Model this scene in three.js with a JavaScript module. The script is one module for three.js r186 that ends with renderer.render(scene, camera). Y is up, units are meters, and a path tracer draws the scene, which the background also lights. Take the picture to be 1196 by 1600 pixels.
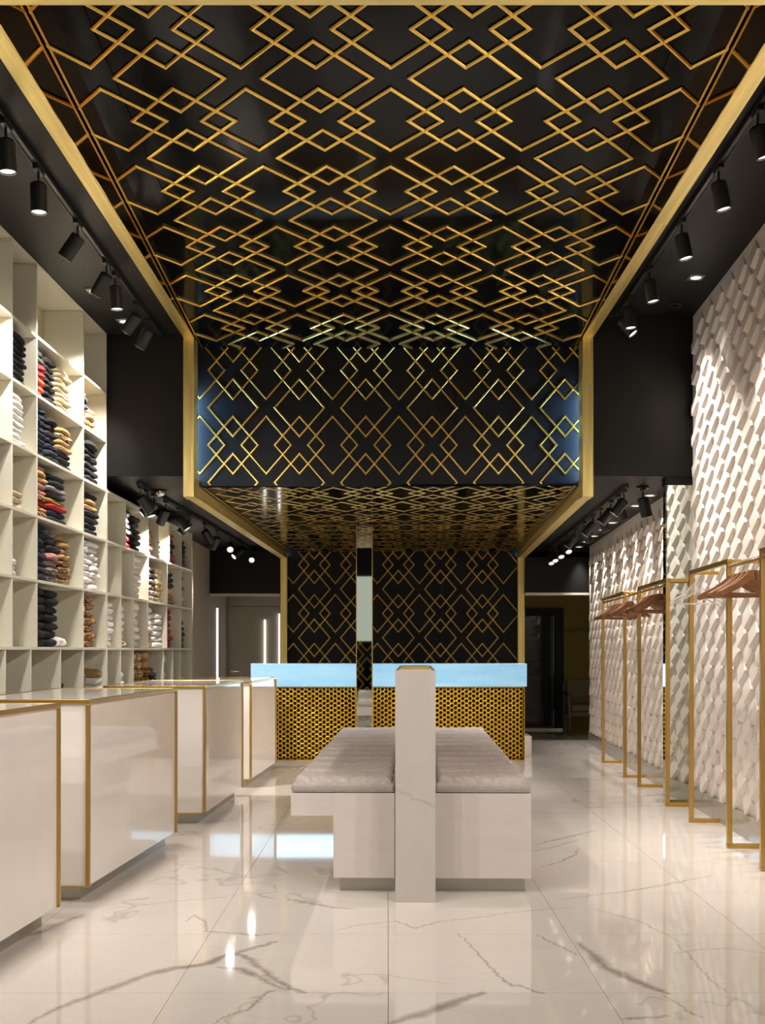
import * as THREE from 'three';
import { RoundedBoxGeometry } from 'three/addons/geometries/RoundedBoxGeometry.js';
import { mergeGeometries } from 'three/addons/utils/BufferGeometryUtils.js';
import { RectAreaLightUniformsLib } from 'three/addons/lights/RectAreaLightUniformsLib.js';

// ---------------------------------------------------------------- camera, surroundings, exposure
RectAreaLightUniformsLib.init();
const scene = new THREE.Scene();
const camera = new THREE.PerspectiveCamera(49.134, 1196 / 1600, 0.05, 80);
camera.position.set(0, 1.3, 0);
camera.lookAt(0, 1.3, -10);
camera.setViewOffset(1196, 1600, -9, -216, 1196, 1600);          // shifted lens: verticals stay vertical
const renderer = new THREE.WebGLRenderer({ antialias: true });
renderer.toneMapping = THREE.LinearToneMapping;
renderer.toneMappingExposure = 1.07;
renderer.shadowMap.enabled = true;
scene.background = new THREE.Color(0.46, 0.48, 0.42);             // pale mall hall outside the open shop front
const K = { track: 11.5, near: 9.6, down: 7.5, led: 180, band: 2.0, low: 14 };   // lamp strengths

// ---------------------------------------------------------------- helpers
let seed = 7;
const rnd = () => { seed = (seed + 0x6d2b79f5) | 0; let t = Math.imul(seed ^ (seed >>> 15), 1 | seed); t = (t + Math.imul(t ^ (t >>> 7), 61 | t)) ^ t; return ((t ^ (t >>> 14)) >>> 0) / 4294967296; };
const rr = (a, b) => a + (b - a) * rnd();
const V = (x, y, d) => new THREE.Vector3(x, y, -d);               // d = metres into the shop
const used = new Map();
function numbered(n) { const k = used.get(n) || 0; used.set(n, k + 1); return k ? n + '_' + String(k).padStart(3, '0') : n; }
function fin(m) { m.castShadow = true; m.receiveShadow = true; return m; }
function mesh(name, g, m, parent, pos, turn = 0) {
  const o = fin(new THREE.Mesh(g, m)); o.name = numbered(name);
  if (pos) o.position.copy(pos); o.rotation.y = turn; (parent || scene).add(o); return o;
}
function thing(name, label, category, pos, turn = 0, group) {
  const o = new THREE.Group(); o.name = numbered(name); if (pos) o.position.copy(pos); o.rotation.y = turn;
  o.userData = { label, category }; if (group) o.userData.group = group; scene.add(o); return o;
}
function tag(o, label, category, group) { o.userData = { label, category }; if (group) o.userData.group = group; return o; }
function struct(name, g, m, pos, turn = 0) { const o = mesh(name, g, m, scene, pos, turn); o.userData.kind = 'structure'; return o; }
const bx = (w, h, l, x = 0, y = 0, z = 0) => new THREE.BoxGeometry(w, h, l).translate(x, y, z);
const rb = (w, h, l, x = 0, y = 0, z = 0, r = 0.004, s = 1) => new RoundedBoxGeometry(w, h, l, s, Math.min(r, w * 0.49, h * 0.49, l * 0.49)).translate(x, y, z);
const span = (x0, x1, y0, y1, d0, d1, r) => r ? rb(x1 - x0, y1 - y0, d1 - d0, (x0 + x1) / 2, (y0 + y1) / 2, -(d0 + d1) / 2, r) : bx(x1 - x0, y1 - y0, d1 - d0, (x0 + x1) / 2, (y0 + y1) / 2, -(d0 + d1) / 2);
const merge = (l) => mergeGeometries(l.map((g) => { const q = g.index ? g.toNonIndexed() : g; for (const k of Object.keys(q.attributes)) if (!['position', 'normal', 'uv'].includes(k)) q.deleteAttribute(k); return q; }));
function noise2(seedN) {                                          // smooth value noise, tiling every 256 cells
  let s = seedN; const r = () => { s = (s * 1664525 + 1013904223) >>> 0; return s / 4294967296; };
  const t = new Float32Array(65536); for (let i = 0; i < 65536; i++) t[i] = r();
  const f = (a) => a * a * (3 - 2 * a);
  return (x, y) => { const i = Math.floor(x), j = Math.floor(y), a = f(x - i), b = f(y - j), q = (p, w) => t[(p & 255) + ((w & 255) << 8)];
    return (q(i, j) * (1 - a) + q(i + 1, j) * a) * (1 - b) + (q(i, j + 1) * (1 - a) + q(i + 1, j + 1) * a) * b; };
}
const N1 = noise2(11), N2 = noise2(29), N3 = noise2(53);
const fbm = (n, x, y, o = 4) => { let a = 0, w = 0.5; for (let i = 0; i < o; i++) { a += w * n(x, y); x *= 2.03; y *= 2.03; w *= 0.5; } return a; };
function dataTex(n, fn, srgb, rx = 1, ry = 1) {
  const d = new Uint8Array(n * n * 4);
  for (let y = 0; y < n; y++) for (let x = 0; x < n; x++) { const c = fn(x / n, y / n), i = (y * n + x) * 4; d[i] = c[0]; d[i + 1] = c[1]; d[i + 2] = c[2]; d[i + 3] = 255; }
  const t = new THREE.DataTexture(d, n, n); t.magFilter = THREE.LinearFilter; t.minFilter = THREE.LinearMipmapLinearFilter; t.generateMipmaps = true;
  t.wrapS = t.wrapT = THREE.RepeatWrapping; t.repeat.set(rx, ry); if (srgb) t.colorSpace = THREE.SRGBColorSpace; t.needsUpdate = true; return t;
}
const grey = (v) => [v, v, v];
const std = (o) => new THREE.MeshStandardMaterial(o), phy = (o) => new THREE.MeshPhysicalMaterial(o);

// ---------------------------------------------------------------- materials
function marble(n, hand, cracks = 1) {                                        // polished calacatta print: clouds, hair veins, hand traced veins
  const c = document.createElement('canvas'); c.width = c.height = n; const x = c.getContext('2d');
  const im = x.createImageData(n, n);
  for (let j = 0; j < n; j++) for (let i = 0; i < n; i++) {
    const u = i / n, v = j / n, f = fbm(N1, u * 9, v * 9, 4), g = fbm(N2, u * 30 + f * 3, v * 8 + f * 5, 3);
    let ridge = Math.abs(fbm(N3, u * 5 + f * 1.6, v * 3.2 + g, 4) - 0.47); ridge = Math.max(0, 1 - ridge * 60) * (N2(u * 7 + 90, v * 7) > 0.52 ? 1 : 0.12) * (cracks ? 1 : 0.15);
    const k = 1 - 0.035 * (f - 0.45) * 2 - 0.03 * (g - 0.45) - 0.11 * ridge, p = (j * n + i) * 4;
    im.data[p] = 217 * k; im.data[p + 1] = 208 * k; im.data[p + 2] = 199 * k; im.data[p + 3] = 255;
  }
  x.putImageData(im, 0, 0); x.lineCap = 'round'; x.lineJoin = 'round';
  const s = seed; seed = 99;
  for (const [w, dark, pts] of hand) {
    const fine = []; for (let i = 0; i + 1 < pts.length; i++) for (let k = 0; k < 9; k++) { const t = k / 9; fine.push([pts[i][0] * (1 - t) + pts[i + 1][0] * t, pts[i][1] * (1 - t) + pts[i + 1][1] * t]); }
    fine.push(pts[pts.length - 1]);
    const jit = fine.map(([a, b], i) => { const e = Math.min(i, fine.length - 1 - i) > 0 ? 1 : 0; return [a + e * rr(-3, 3), b + e * rr(-3, 3)]; });
    for (let pass = 0; pass < 4; pass++) {
      const ww = w * [1, 0.55, 0.3, 0.12][pass];
      for (let i = 0; i + 1 < jit.length; i++) {
        const f = Math.sin(Math.PI * (i + 0.5) / jit.length), fat = 0.35 + 0.65 * f * (0.5 + fbm(N3, i * 0.31 + w, pass, 2));
        x.strokeStyle = `rgba(150,141,131,${dark * [0.14, 0.18, 0.24, 0.6][pass] * (0.55 + 0.45 * N1(i * 0.7, w))})`;
        x.lineWidth = Math.max(1.2, ww * fat); x.beginPath(); x.moveTo(...jit[i]); x.lineTo(...jit[i + 1]); x.stroke();
      }
    }
    for (let k = 0; k < cracks * jit.length / 14; k++) {                    // hair cracks that leave the vein
      const [fa, fb] = jit[Math.floor(rr(0, jit.length - 1))]; let a = fa, b = fb; let t = rr(0, 6.28);
      x.strokeStyle = `rgba(150,140,130,${0.28 * dark})`; x.lineWidth = 1.2; x.beginPath(); x.moveTo(a, b);
      for (let q = 0; q < 7; q++) { t += rr(-0.25, 0.25); a += Math.cos(t) * 12; b += Math.sin(t) * 8; x.lineTo(a, b); } x.stroke();
    }
  }
  seed = s;
  const t = new THREE.CanvasTexture(c); t.colorSpace = THREE.SRGBColorSpace; t.wrapS = t.wrapT = THREE.RepeatWrapping; t.anisotropy = 8; return t;
}
const FX0 = -2.46, FD0 = 3.365, FS = 5.28;                        // the floor print near the entrance covers FS x FS metres
const fp = (l) => l.map(([a, d]) => [(a - FX0) / FS * 2048, (1 - (d - FD0) / FS) * 2048]);
const veins = [
  [30, 1, [[-1.25, 3.9], [-1.2, 4.07], [-1.14, 4.18], [-1.05, 4.34], [-0.95, 4.51], [-0.87, 4.58], [-0.74, 4.65], [-0.71, 4.75], [-0.58, 4.9], [-0.5, 5.0]]],
  [22, 1, [[-0.72, 4.7], [-0.68, 4.8], [-0.6, 4.75], [-0.54, 4.61], [-0.45, 4.43], [-0.37, 4.3], [-0.31, 4.25]]],
  [26, 0.8, [[-0.7, 4.6], [-0.59, 4.56], [-0.53, 4.47], [-0.41, 4.3]]],
  [8, 1, [[-0.61, 3.9], [-0.56, 4.0], [-0.51, 4.05], [-0.49, 4.13], [-0.46, 4.26], [-0.41, 4.28]]],
  [30, 0.7, [[-1.7, 4.9], [-1.65, 5.1], [-1.59, 5.18], [-1.55, 5.37], [-1.5, 5.5]]],
  [6, 0.9, [[-1.42, 5.63], [-1.28, 5.7], [-1.06, 5.83], [-0.88, 5.89], [-0.65, 6.08]]],
  [12, 0.9, [[-0.97, 5.37], [-0.95, 5.5], [-0.88, 5.37], [-0.84, 5.18], [-0.7, 5.15], [-0.6, 5.1], [-0.52, 5.15]]],
  [34, 0.9, [[0, 3.9], [0.07, 3.96], [0.15, 4.03], [0.22, 4.11], [0.29, 4.18], [0.36, 4.26]]],
  [9, 1.2, [[0.32, 5.15], [0.36, 4.96], [0.39, 4.75], [0.42, 4.61], [0.45, 4.43], [0.48, 4.34], [0.52, 4.34], [0.56, 4.26], [0.6, 4.24]]],
  [8, 0.9, [[-0.26, 5.18], [-0.14, 5.3], [0.04, 5.37], [0.13, 5.24], [0.25, 5.37], [0.48, 5.47], [0.61, 5.55], [0.81, 5.63], [0.96, 5.66]]],
  [6, 0.7, [[-0.18, 4.47], [-0.12, 4.49], [-0.02, 4.49], [0.13, 4.41], [0.24, 4.36]]],
  [34, 0.9, [[0.84, 4.99], [0.87, 4.8], [0.89, 4.61], [0.94, 4.47], [1, 4.34], [1.06, 4.24]]],
  [8, 1, [[1.04, 4.22], [1.08, 4.03], [1.11, 3.96]]], [6, 1, [[1.28, 4.96], [1.28, 4.65], [1.27, 4.43], [1.29, 4.26]]],
  [6, 0.9, [[1.23, 4.8], [1.37, 4.87], [1.51, 4.88], [1.62, 4.8]]], [16, 0.8, [[0.83, 3.95], [0.89, 3.96], [1, 3.98]]],
  [16, 1, [[0.97, 7.48], [1.16, 7.69], [1.32, 7.87], [1.49, 8.07]]], [12, 1, [[0.94, 7.25], [1.06, 7.36], [1.31, 7.69]]],
  [12, 1, [[0.91, 6.71], [1.08, 6.91], [1.19, 7.13], [1.25, 7.36]]], [14, 0.9, [[0.91, 5.85], [1.21, 6], [1.41, 6.12], [1.63, 6.28], [1.86, 6.46]]],
  [8, 1, [[0.68, 5.12], [0.72, 5.01], [0.76, 4.9], [0.81, 4.78]]], [18, 0.9, [[-0.52, 5.85], [-0.42, 5.77], [-0.28, 5.66], [-0.17, 5.63]]],
  [8, 0.9, [[-1.23, 6.81], [-1.01, 6.61], [-0.84, 6.46], [-0.66, 6.52]]], [8, 0.8, [[1.04, 5.63], [1.2, 5.37], [1.3, 5.01]]],
].map(([w, k, l]) => [w, k, fp(l)]);
const anyVeins = [[18, 0.8, [[200, 300], [500, 420], [820, 380], [1200, 560]]], [10, 0.9, [[1300, 200], [1500, 500], [1900, 560]]], [22, 0.7, [[300, 1500], [600, 1320], [1000, 1300], [1400, 1040]]],
  [8, 1, [[100, 900], [500, 980], [760, 880], [1100, 900]]], [14, 0.8, [[1250, 1800], [1500, 1560], [1960, 1500]]], [7, 0.9, [[250, 1900], [620, 1760], [1000, 1820]]], [12, 0.8, [[1500, 900], [1700, 1100], [1980, 1130]]]];
const M = {};
M.floorA = phy({ map: marble(2048, veins), roughness: 0.045, ior: 1.62 });
M.floorB = phy({ map: marble(1024, anyVeins.map(([w, k, l]) => [w / 2, k, l.map((p) => p.map((q) => q / 2))])), roughness: 0.045, ior: 1.62 });
M.marble = phy({ color: 0xe2e2e4, map: marble(512, [[5, 0.35, [[0, 250], [120, 235], [200, 262], [330, 240], [512, 258]]]], 0), roughness: 0.14 });
M.grout = std({ color: 0xa9a097, roughness: 0.7 });
const brassRough = dataTex(256, (u, v) => grey(255 * (0.42 + 0.2 * fbm(N1, u * 6, v * 6, 4))));
const brassMap = dataTex(256, (u, v) => { const k = 0.88 + 0.22 * fbm(N3, u * 5, v * 5, 4); return [Math.min(255, 248 * k), Math.min(255, 226 * k), Math.min(255, 150 * k)]; }, true);
M.brass = std({ map: brassMap, metalness: 1, roughness: 0.85, roughnessMap: brassRough });
M.brassMirror = std({ color: 0xb98f45, metalness: 1, roughness: 0.07 });
M.strip = std({ color: 0xe3bd62, metalness: 1, roughness: 0.28 });
M.brassSatin = std({ color: 0xcba863, metalness: 1, roughness: 0.34 });
M.lacquer = phy({ color: new THREE.Color(0.0045, 0.0047, 0.005), roughness: 0.1, specularIntensity: 0.1 });
M.lacquerWall = phy({ color: new THREE.Color(0.013, 0.0135, 0.0145), roughness: 0.32, specularIntensity: 0.25 });
M.black = phy({ color: new THREE.Color(0.0088, 0.0085, 0.008), specularIntensity: 0.4, roughness: 0.5, bumpMap: dataTex(256, (u, v) => grey(255 * N1(u * 200, v * 200))), bumpScale: 0.0006 });
M.lamp = std({ color: new THREE.Color(0.012, 0.012, 0.012), roughness: 0.42 });
M.glow = std({ color: 0xffffff, emissive: new THREE.Color(1, 0.95, 0.88), emissiveIntensity: 1.9 });
M.glowDim = std({ color: 0xffffff, emissive: new THREE.Color(1, 0.95, 0.88), emissiveIntensity: 0.85 });
M.strips = std({ color: 0xffffff, emissive: new THREE.Color(1, 0.97, 0.92), emissiveIntensity: 1.7 });
M.ledBlue = std({ color: 0xffffff, emissive: new THREE.Color(0.3, 0.6, 1), emissiveIntensity: 1.5 });
M.plaster = std({ color: 0xddd3c9, roughness: 0.5 });
M.white = phy({ color: 0xf3ece5, roughness: 0.012, ior: 1.7, map: dataTex(128, (u, v) => grey(246 + 9 * fbm(N2, u * 6, v * 6, 3)), true) });
M.bench = phy({ color: 0xd2c9c3, roughness: 0.18, map: dataTex(256, (u, v) => grey(244 + 11 * fbm(N2, u * 5, v * 9, 4)), true) });
M.steel = std({ color: 0xb4b0a6, metalness: 0.75, roughness: 0.3 });
M.skirting = phy({ color: 0xb4ada2, roughness: 0.08, map: dataTex(256, (u, v) => { const r = Math.max(0, 1 - Math.abs(fbm(N3, u * 4, v * 6, 4) - 0.47) * 40); return grey(238 - 24 * r + 12 * fbm(N1, u * 8, v * 8)); }, true) });
M.wall = std({ color: 0xcfc4b3, roughness: 0.6, bumpMap: dataTex(256, (u, v) => grey(255 * N2(u * 120, v * 120))), bumpScale: 0.0005 });
M.board = std({ color: 0xcdc8b6, roughness: 0.35 });
M.boardBack = std({ color: 0xb9af8c, roughness: 0.45, map: dataTex(256, (u, v) => grey(240 + 15 * fbm(N1, u * 12, v * 12, 3)), true) });
M.mirror = std({ color: new THREE.Color(0.74, 0.78, 0.72), metalness: 1, roughness: 0.02 });
M.velvet = phy({ color: 0xc4b8b0, roughness: 0.85, sheen: 0.6, sheenRoughness: 0.5, sheenColor: new THREE.Color(0.35, 0.32, 0.31), map: dataTex(512, (u, v) => grey(200 + 55 * fbm(N1, u * 24, v * 24, 4)), true), bumpMap: dataTex(256, (u, v) => grey(255 * N3(u * 220, v * 220))), bumpScale: 0.0008 });
M.wood = std({ color: 0x7b4e2b, roughness: 0.42, map: dataTex(256, (u, v) => { const k = 0.8 + 0.3 * fbm(N2, u * 3, v * 40, 4); return grey(255 * Math.min(1, k)); }, true) });
M.darkWood = std({ color: 0x44200f, roughness: 0.4 });
M.olive = std({ color: 0x8a7330, roughness: 0.8 });
M.oliveSeat = std({ color: 0x5d4f35, roughness: 0.85 });
M.clear = phy({ color: 0xffffff, roughness: 0.05, transmission: 0.85, thickness: 0.004, ior: 1.45 });
M.smoked = phy({ color: new THREE.Color(0.02, 0.022, 0.02), roughness: 0.05 });
M.onyx = phy({ color: 0x8fbad6, roughness: 0.12, emissive: 0xffffff, emissiveIntensity: 0.54,
  emissiveMap: dataTex(512, (u, v) => { const f = fbm(N1, u * 7, v * 5, 5), r = Math.max(0, 1 - Math.abs(fbm(N3, u * 9 + f, v * 4, 4) - 0.47) * 70); return [118 + 92 * f - 34 * r, 196 + 40 * f - 28 * r, 238 + 14 * f - 18 * r]; }, true) });
M.topPlate = std({ color: 0xd9c890, metalness: 0.35, roughness: 0.35 });
M.chrome = std({ color: 0xd8d4cc, metalness: 1, roughness: 0.15 });
M.honey = std({ color: 0xd6a93f, metalness: 1, roughness: 0.26 });
M.honeyBack = std({ color: new THREE.Color(0.05, 0.034, 0.01), metalness: 1, roughness: 0.12 });

// ---------------------------------------------------------------- setting: floor of polished tiles
const floor = struct('floor', span(-3.4, 4.2, -0.16, -0.0115, -2.1, 18.6), M.grout);
{
  const TW = 0.82, TL = 0.88;
  for (let i = -4; i < 5; i++) for (let k = -7; k < 17; k++) {
    const x0 = i * TW, d0 = 4.245 + k * TL, A = x0 >= FX0 - 0.01 && x0 + TW <= FX0 + FS + 0.4 && d0 >= FD0 - 0.01 && d0 + TL <= FD0 + FS + 0.01 && x0 + TW < 2.5;
    const g = bx(TW - 0.0022, 0.0115, TL - 0.0022), p = g.attributes.position, uv = g.attributes.uv, ou = rnd(), ov = rnd(), flip = rnd() < 0.5 ? -1 : 1;
    for (let q = 0; q < p.count; q++) {
      const wx = p.getX(q) + x0 + TW / 2, wd = d0 + TL / 2 - p.getZ(q);
      if (A) uv.setXY(q, (wx - FX0) / FS, (wd - FD0) / FS); else uv.setXY(q, ou + flip * wx / 5, ov + flip * wd / 5);
    }
    const t = mesh('floor_tile', g, A ? M.floorA : M.floorB, floor, V(x0 + TW / 2, -0.00575 + rr(-1, 1) * 0.0001, d0 + TL / 2));
  }
}

// ---------------------------------------------------------------- setting: walls, ceilings, bulkheads
const E = 1.3, CL = E + 2.65, CR = E + 2.80, SOF = E + 1.46;
struct('wall_left', span(-3.2, -3.0, 0, 4.3, -2.1, 12.97), M.wall);
struct('wall_left_002', span(-3.2, -2.6, 0, SOF, 12.97, 18.3), M.wall);
const WA = Math.atan(0.0432), xw = (d) => 2.152 + 0.0432 * d;      // the right wall runs slightly outwards
const wallR = struct('wall_right', bx(0.2, 4.3, 17.86, 0.1, 2.15, 0), M.plaster, V(xw(6.8), 0, 6.8), -WA);
struct('ceiling', span(-3.2, -1.72, CL, CL + 0.3, -2.1, 9.42), M.black);
struct('ceiling_001', span(1.72, 3.2, CR, CR + 0.3, -2.1, 9.42), M.black);
struct('ceiling_002', span(-1.73, 1.73, CR, CR + 0.3, -2.1, 4.2), M.black);
struct('ceiling_003', span(-1.9, 1.9, 4.5, 4.6, 4.1, 9.9), M.black);
struct('wall_bulkhead', span(-3.2, -1.722, SOF, CL + 0.2, 9.4, 9.6), M.black);
struct('wall_bulkhead_001', span(1.722, 3.2, SOF, CR + 0.2, 9.4, 9.6), M.black);
struct('ceiling_004', span(-3.2, -1.72, SOF, SOF + 0.12, 9.6, 18.3), M.black);
struct('ceiling_007', span(1.72, 3.4, SOF, SOF + 0.12, 9.6, 18.4), M.black);
struct('ceiling_008', span(-1.715, 1.715, SOF + 0.01, SOF + 0.12, 9.76, 16.4), M.black);
struct('ceiling_009', span(1.95, 4.2, 2.62, 2.7, 15.86, 18.4), M.olive);
struct('wall_bulkhead_002', span(-1.72, 1.72, SOF + 0.14, 4.48, 9.76, 9.86), M.black);
// right skirting in polished grey stone, several lengths
for (const [a, b] of [[3.0, 5.4], [5.4, 7.8], [7.8, 9.42], [9.56, 11.6], [11.6, 13.7], [13.7, 15.72]])
  struct('baseboard_right', bx(0.028, 0.165, b - a - 0.003, -0.008, 0.0825, 0), M.skirting, V(xw((a + b) / 2), 0, (a + b) / 2), -WA);
// white facing of the doorway reveal at the end of the right wall
struct('trim_1', bx(0.2, 2.76, 0.02, 0.1, 1.38, 0), M.plaster, V(xw(15.74), 0, 15.74), -WA);
// back: headers over the two openings
struct('wall_back', span(-2.62, -1.52, 2.125, SOF, 16.3, 16.5), M.black);
struct('wall_back_001', span(1.95, 3.4, 2.115, SOF, 15.86, 16.06), M.black);
struct('trim_2', span(-2.6, -1.575, 2.095, 2.125, 16.3, 16.5), M.plaster);
struct('trim_3', span(1.95, 2.85, 2.083, 2.115, 15.86, 16.06), M.plaster);
struct('wall_back_002', span(-1.575, -1.5, 0, 2.125, 16.3, 18.3), M.black);
struct('wall_back_003', span(-2.7, -1.4, 0, SOF, 18.05, 18.25), M.wall);
struct('ceiling_006', span(-2.7, -1.5, 2.42, 2.5, 16.5, 18.1), M.wall);
struct('wall_back_004', span(-1.5, 1.95, 0, SOF, 16.2, 16.4), M.black);
struct('wall_side_room', span(1.92, 1.98, 0, SOF, 16.2, 18.4), M.olive);
struct('wall_side_room_001', span(1.9, 4.2, 0, SOF, 18.32, 18.52), M.olive);
struct('wall_side_room_002', span(4.0, 4.2, 0, SOF, 15.86, 18.4), M.olive);
struct('trim_4', span(2.9, 4.0, 1.60, 1.63, 18.26, 18.32), M.darkWood);
// open shop front behind the photographer: piers, lintel and a low display back
struct('wall_front', span(-3.2, -2.5, 0, 4.3, -2.1, -1.9), M.black);
struct('wall_front_001', span(2.3, 3.2, 0, 4.3, -2.1, -1.9), M.black);
struct('wall_front_002', span(-2.5, 2.3, 3.1, 4.3, -2.1, -1.9), M.black);

// ---------------------------------------------------------------- lattice panels: black lacquer with brass diamonds
const PROF = (w, t) => [[-w / 2, 0], [-w / 2, t * 0.55], [-w * 0.2, t], [w * 0.2, t], [w / 2, t * 0.55], [w / 2, 0]];
function sweep(pts, closed, w, t, cuts) {                         // mitred strip along a flat polyline, cut ends follow the panel border
  const n = pts.length, prof = PROF(w, t), rings = [];
  const dir = (a, b) => { const x = b[0] - a[0], y = b[1] - a[1], l = Math.hypot(x, y); return [x / l, y / l]; };
  for (let i = 0; i < n; i++) {
    const a = closed || i > 0 ? dir(pts[(i + n - 1) % n], pts[i]) : null, b = closed || i < n - 1 ? dir(pts[i], pts[(i + 1) % n]) : null;
    let m;
    if (a && b) { const nx = -(a[1] + b[1]), ny = a[0] + b[0], l = Math.hypot(nx, ny), c = (-a[1] * nx + a[0] * ny) / l; m = [nx / l / c, ny / l / c]; }
    else { const e = a || b, nr = [-e[1], e[0]], k = cuts[i ? 1 : 0], c = k[0] * nr[0] + k[1] * nr[1]; m = [k[0] / c, k[1] / c]; }
    rings.push(prof.map(([s, h]) => [pts[i][0] + m[0] * s, pts[i][1] + m[1] * s, h]));
  }
  const P = [], tri = (...v) => v.forEach((q) => P.push(...q));
  for (let i = 0; i < (closed ? n : n - 1); i++) { const A = rings[i], B = rings[(i + 1) % n]; for (let k = 0; k < 5; k++) { tri(A[k], A[k + 1], B[k]); tri(B[k], A[k + 1], B[k + 1]); } }
  if (!closed) for (const [R, f] of [[rings[0], 1], [rings[n - 1], 0]]) for (let k = 1; k < 5; k++) f ? tri(R[0], R[k + 1], R[k]) : tri(R[0], R[k], R[k + 1]);
  for (let i = 0; i < P.length; i += 9) { const b = P.slice(i + 3, i + 6); for (let k = 0; k < 3; k++) { P[i + 3 + k] = P[i + 6 + k]; P[i + 6 + k] = b[k]; } }
  const g = new THREE.BufferGeometry(); g.setAttribute('position', new THREE.Float32BufferAttribute(P, 3)); g.setAttribute('uv', new THREE.Float32BufferAttribute(new Float32Array(P.length / 3 * 2), 2)); g.computeVertexNormals(); return g;
}
function clipRing(pts, u0, u1, v0, v1) {                          // closed outline -> pieces inside the panel
  const inside = (p) => p[0] > u0 && p[0] < u1 && p[1] > v0 && p[1] < v1;
  if (pts.every(inside)) return [{ pts, closed: true }];
  const out = []; let cur = null;
  for (let i = 0; i < pts.length; i++) {
    const a = pts[i], b = pts[(i + 1) % pts.length]; let t0 = 0, t1 = 1, c0 = null, c1 = null;
    const dx = b[0] - a[0], dy = b[1] - a[1];
    for (const [p, q, c] of [[-dx, a[0] - u0, [0, 1]], [dx, u1 - a[0], [0, 1]], [-dy, a[1] - v0, [1, 0]], [dy, v1 - a[1], [1, 0]]]) {
      if (p < 0) { const r = q / p; if (r > t0) { t0 = r; c0 = c; } } else if (p > 0) { const r = q / p; if (r < t1) { t1 = r; c1 = c; } } else if (q < 0) t1 = -1;
    }
    if (t1 - t0 < 1e-4) { if (cur) { out.push(cur); cur = null; } continue; }
    const A = [a[0] + dx * t0, a[1] + dy * t0], B = [a[0] + dx * t1, a[1] + dy * t1];
    if (!cur || c0) { if (cur) out.push(cur); cur = { pts: [A], closed: false, cuts: [c0 || [0, 1], null] }; }
    cur.pts.push(B);
    if (c1) { cur.cuts[1] = c1; out.push(cur); cur = null; }
  }
  if (cur) { const f = out[0]; if (f && Math.hypot(f.pts[0][0] - pts[0][0], f.pts[0][1] - pts[0][1]) < 1e-6) { out[0] = { pts: [...cur.pts, ...f.pts.slice(1)], closed: false, cuts: [cur.cuts[0], f.cuts[1]] }; } else { cur.cuts[1] = cur.cuts[1] || [0, 1]; out.push(cur); } }
  return out.filter((s) => { let l = 0; for (let i = 0; i + 1 < s.pts.length; i++) l += Math.hypot(s.pts[i + 1][0] - s.pts[i][0], s.pts[i + 1][1] - s.pts[i][1]); return l > 0.03; });
}
function lattice(label, origin, U, Vv, [u0, u1, v0, v1], [px, py, cu, cv], w, t, boards, lac = M.lacquer, category = 'panel', max = 300) {
  const o = thing('lattice_panel', label, category); const Nn = new THREE.Vector3().crossVectors(U, Vv);
  const m = new THREE.Matrix4().makeBasis(U, Vv, Nn).setPosition(origin); m.decompose(o.position, o.quaternion, o.scale);
  for (const [a, b] of boards) mesh('lacquer_board', rb(b - a - 0.003, v1 - v0, 0.02, (a + b) / 2, (v0 + v1) / 2, -0.01, 0.002), lac, o);
  const hw = 0.373 * px, hh = 0.384 * py, cells = [];
  const i0 = Math.floor((u0 - cu) / px) - 1, i1 = Math.ceil((u1 - cu) / px) + 1, j0 = Math.floor((v0 - cv) / py) - 1, j1 = Math.ceil((v1 - cv) / py) + 1;
  for (let i = i0; i <= i1; i++) for (let j = j0; j <= j1; j++) cells.push([cu + i * px, cv + j * py, 0], [cu + i * px, cv + (j + 0.5) * py, 1], [cu + (i + 0.5) * px, cv + (j + 0.5) * py, 2]);
  const rest = []; let n = 0;
  for (const u of [u0 + 0.012, u1 - 0.012]) mesh('edge_strip', rb(0.014, v1 - v0, 0.012, u, (v0 + v1) / 2, 0.006, 0.003), M.strip, o);
  for (const [x, y, lift] of cells) if (x > u0 && x < u1) for (const s of clipRing([[x - hw, y], [x, y - hh], [x + hw, y], [x, y + hh]], u0 + 0.004, u1 - 0.004, v0 + 0.004, v1 - 0.004)) {
    const g = sweep(s.pts, s.closed, w, t + lift * 0.0006, s.cuts);
    if (n++ < max) mesh('brass_diamond', g, M.strip, o); else rest.push(g);
  }
  if (rest.length) { const q = mesh('brass_diamonds', mergeGeometries(rest), M.strip, o); q.userData.kind = 'stuff'; }
  return o;
}
const X = new THREE.Vector3(1, 0, 0), Y = new THREE.Vector3(0, 1, 0);
{ // upper ceiling, sloping down a little into the shop
  const sl = 0.057, vv = new THREE.Vector3(0, sl, 1).normalize(), L = 5.2 / vv.z;
  lattice('sloping black lacquer ceiling panel with large brass diamonds inside the upper brass frame', V(0, E + 2.625, 9.72), X, vv, [-1.626, 1.626, 0, L], [0.737, 0.806, 0.3805, 9.72 - 5.583], 0.021, 0.013, [[-1.626, -1.37], [-1.37, 1.355], [1.355, 1.626]]);
  lattice('upright black lacquer panel with brass diamonds on the drop between the two ceilings', V(0, 0, 9.72), X, Y, [-1.76, 1.76, E + 1.425, E + 2.64], [0.576, 0.65, 0.3805, E + 2.105], 0.016, 0.012, [[-1.76, -0.585], [-0.585, 0.585], [0.585, 1.76]], M.lacquerWall);
}
const yaw = 0.0326, dirB = new THREE.Vector3(Math.sin(yaw), 0, -Math.cos(yaw));
lattice('lower black lacquer ceiling panel with brass diamonds leading to the reception counter', V(0.21, E + 1.42, 16.1), new THREE.Vector3(Math.cos(yaw), 0, Math.sin(yaw)), dirB.clone().negate(), [-1.62, 1.62, 0, 6.38], [0.585, 0.95, -0.195, 5.495], 0.016, 0.004, [[-1.62, -0.54], [-0.54, 0.54], [0.54, 1.62]]);
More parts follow.
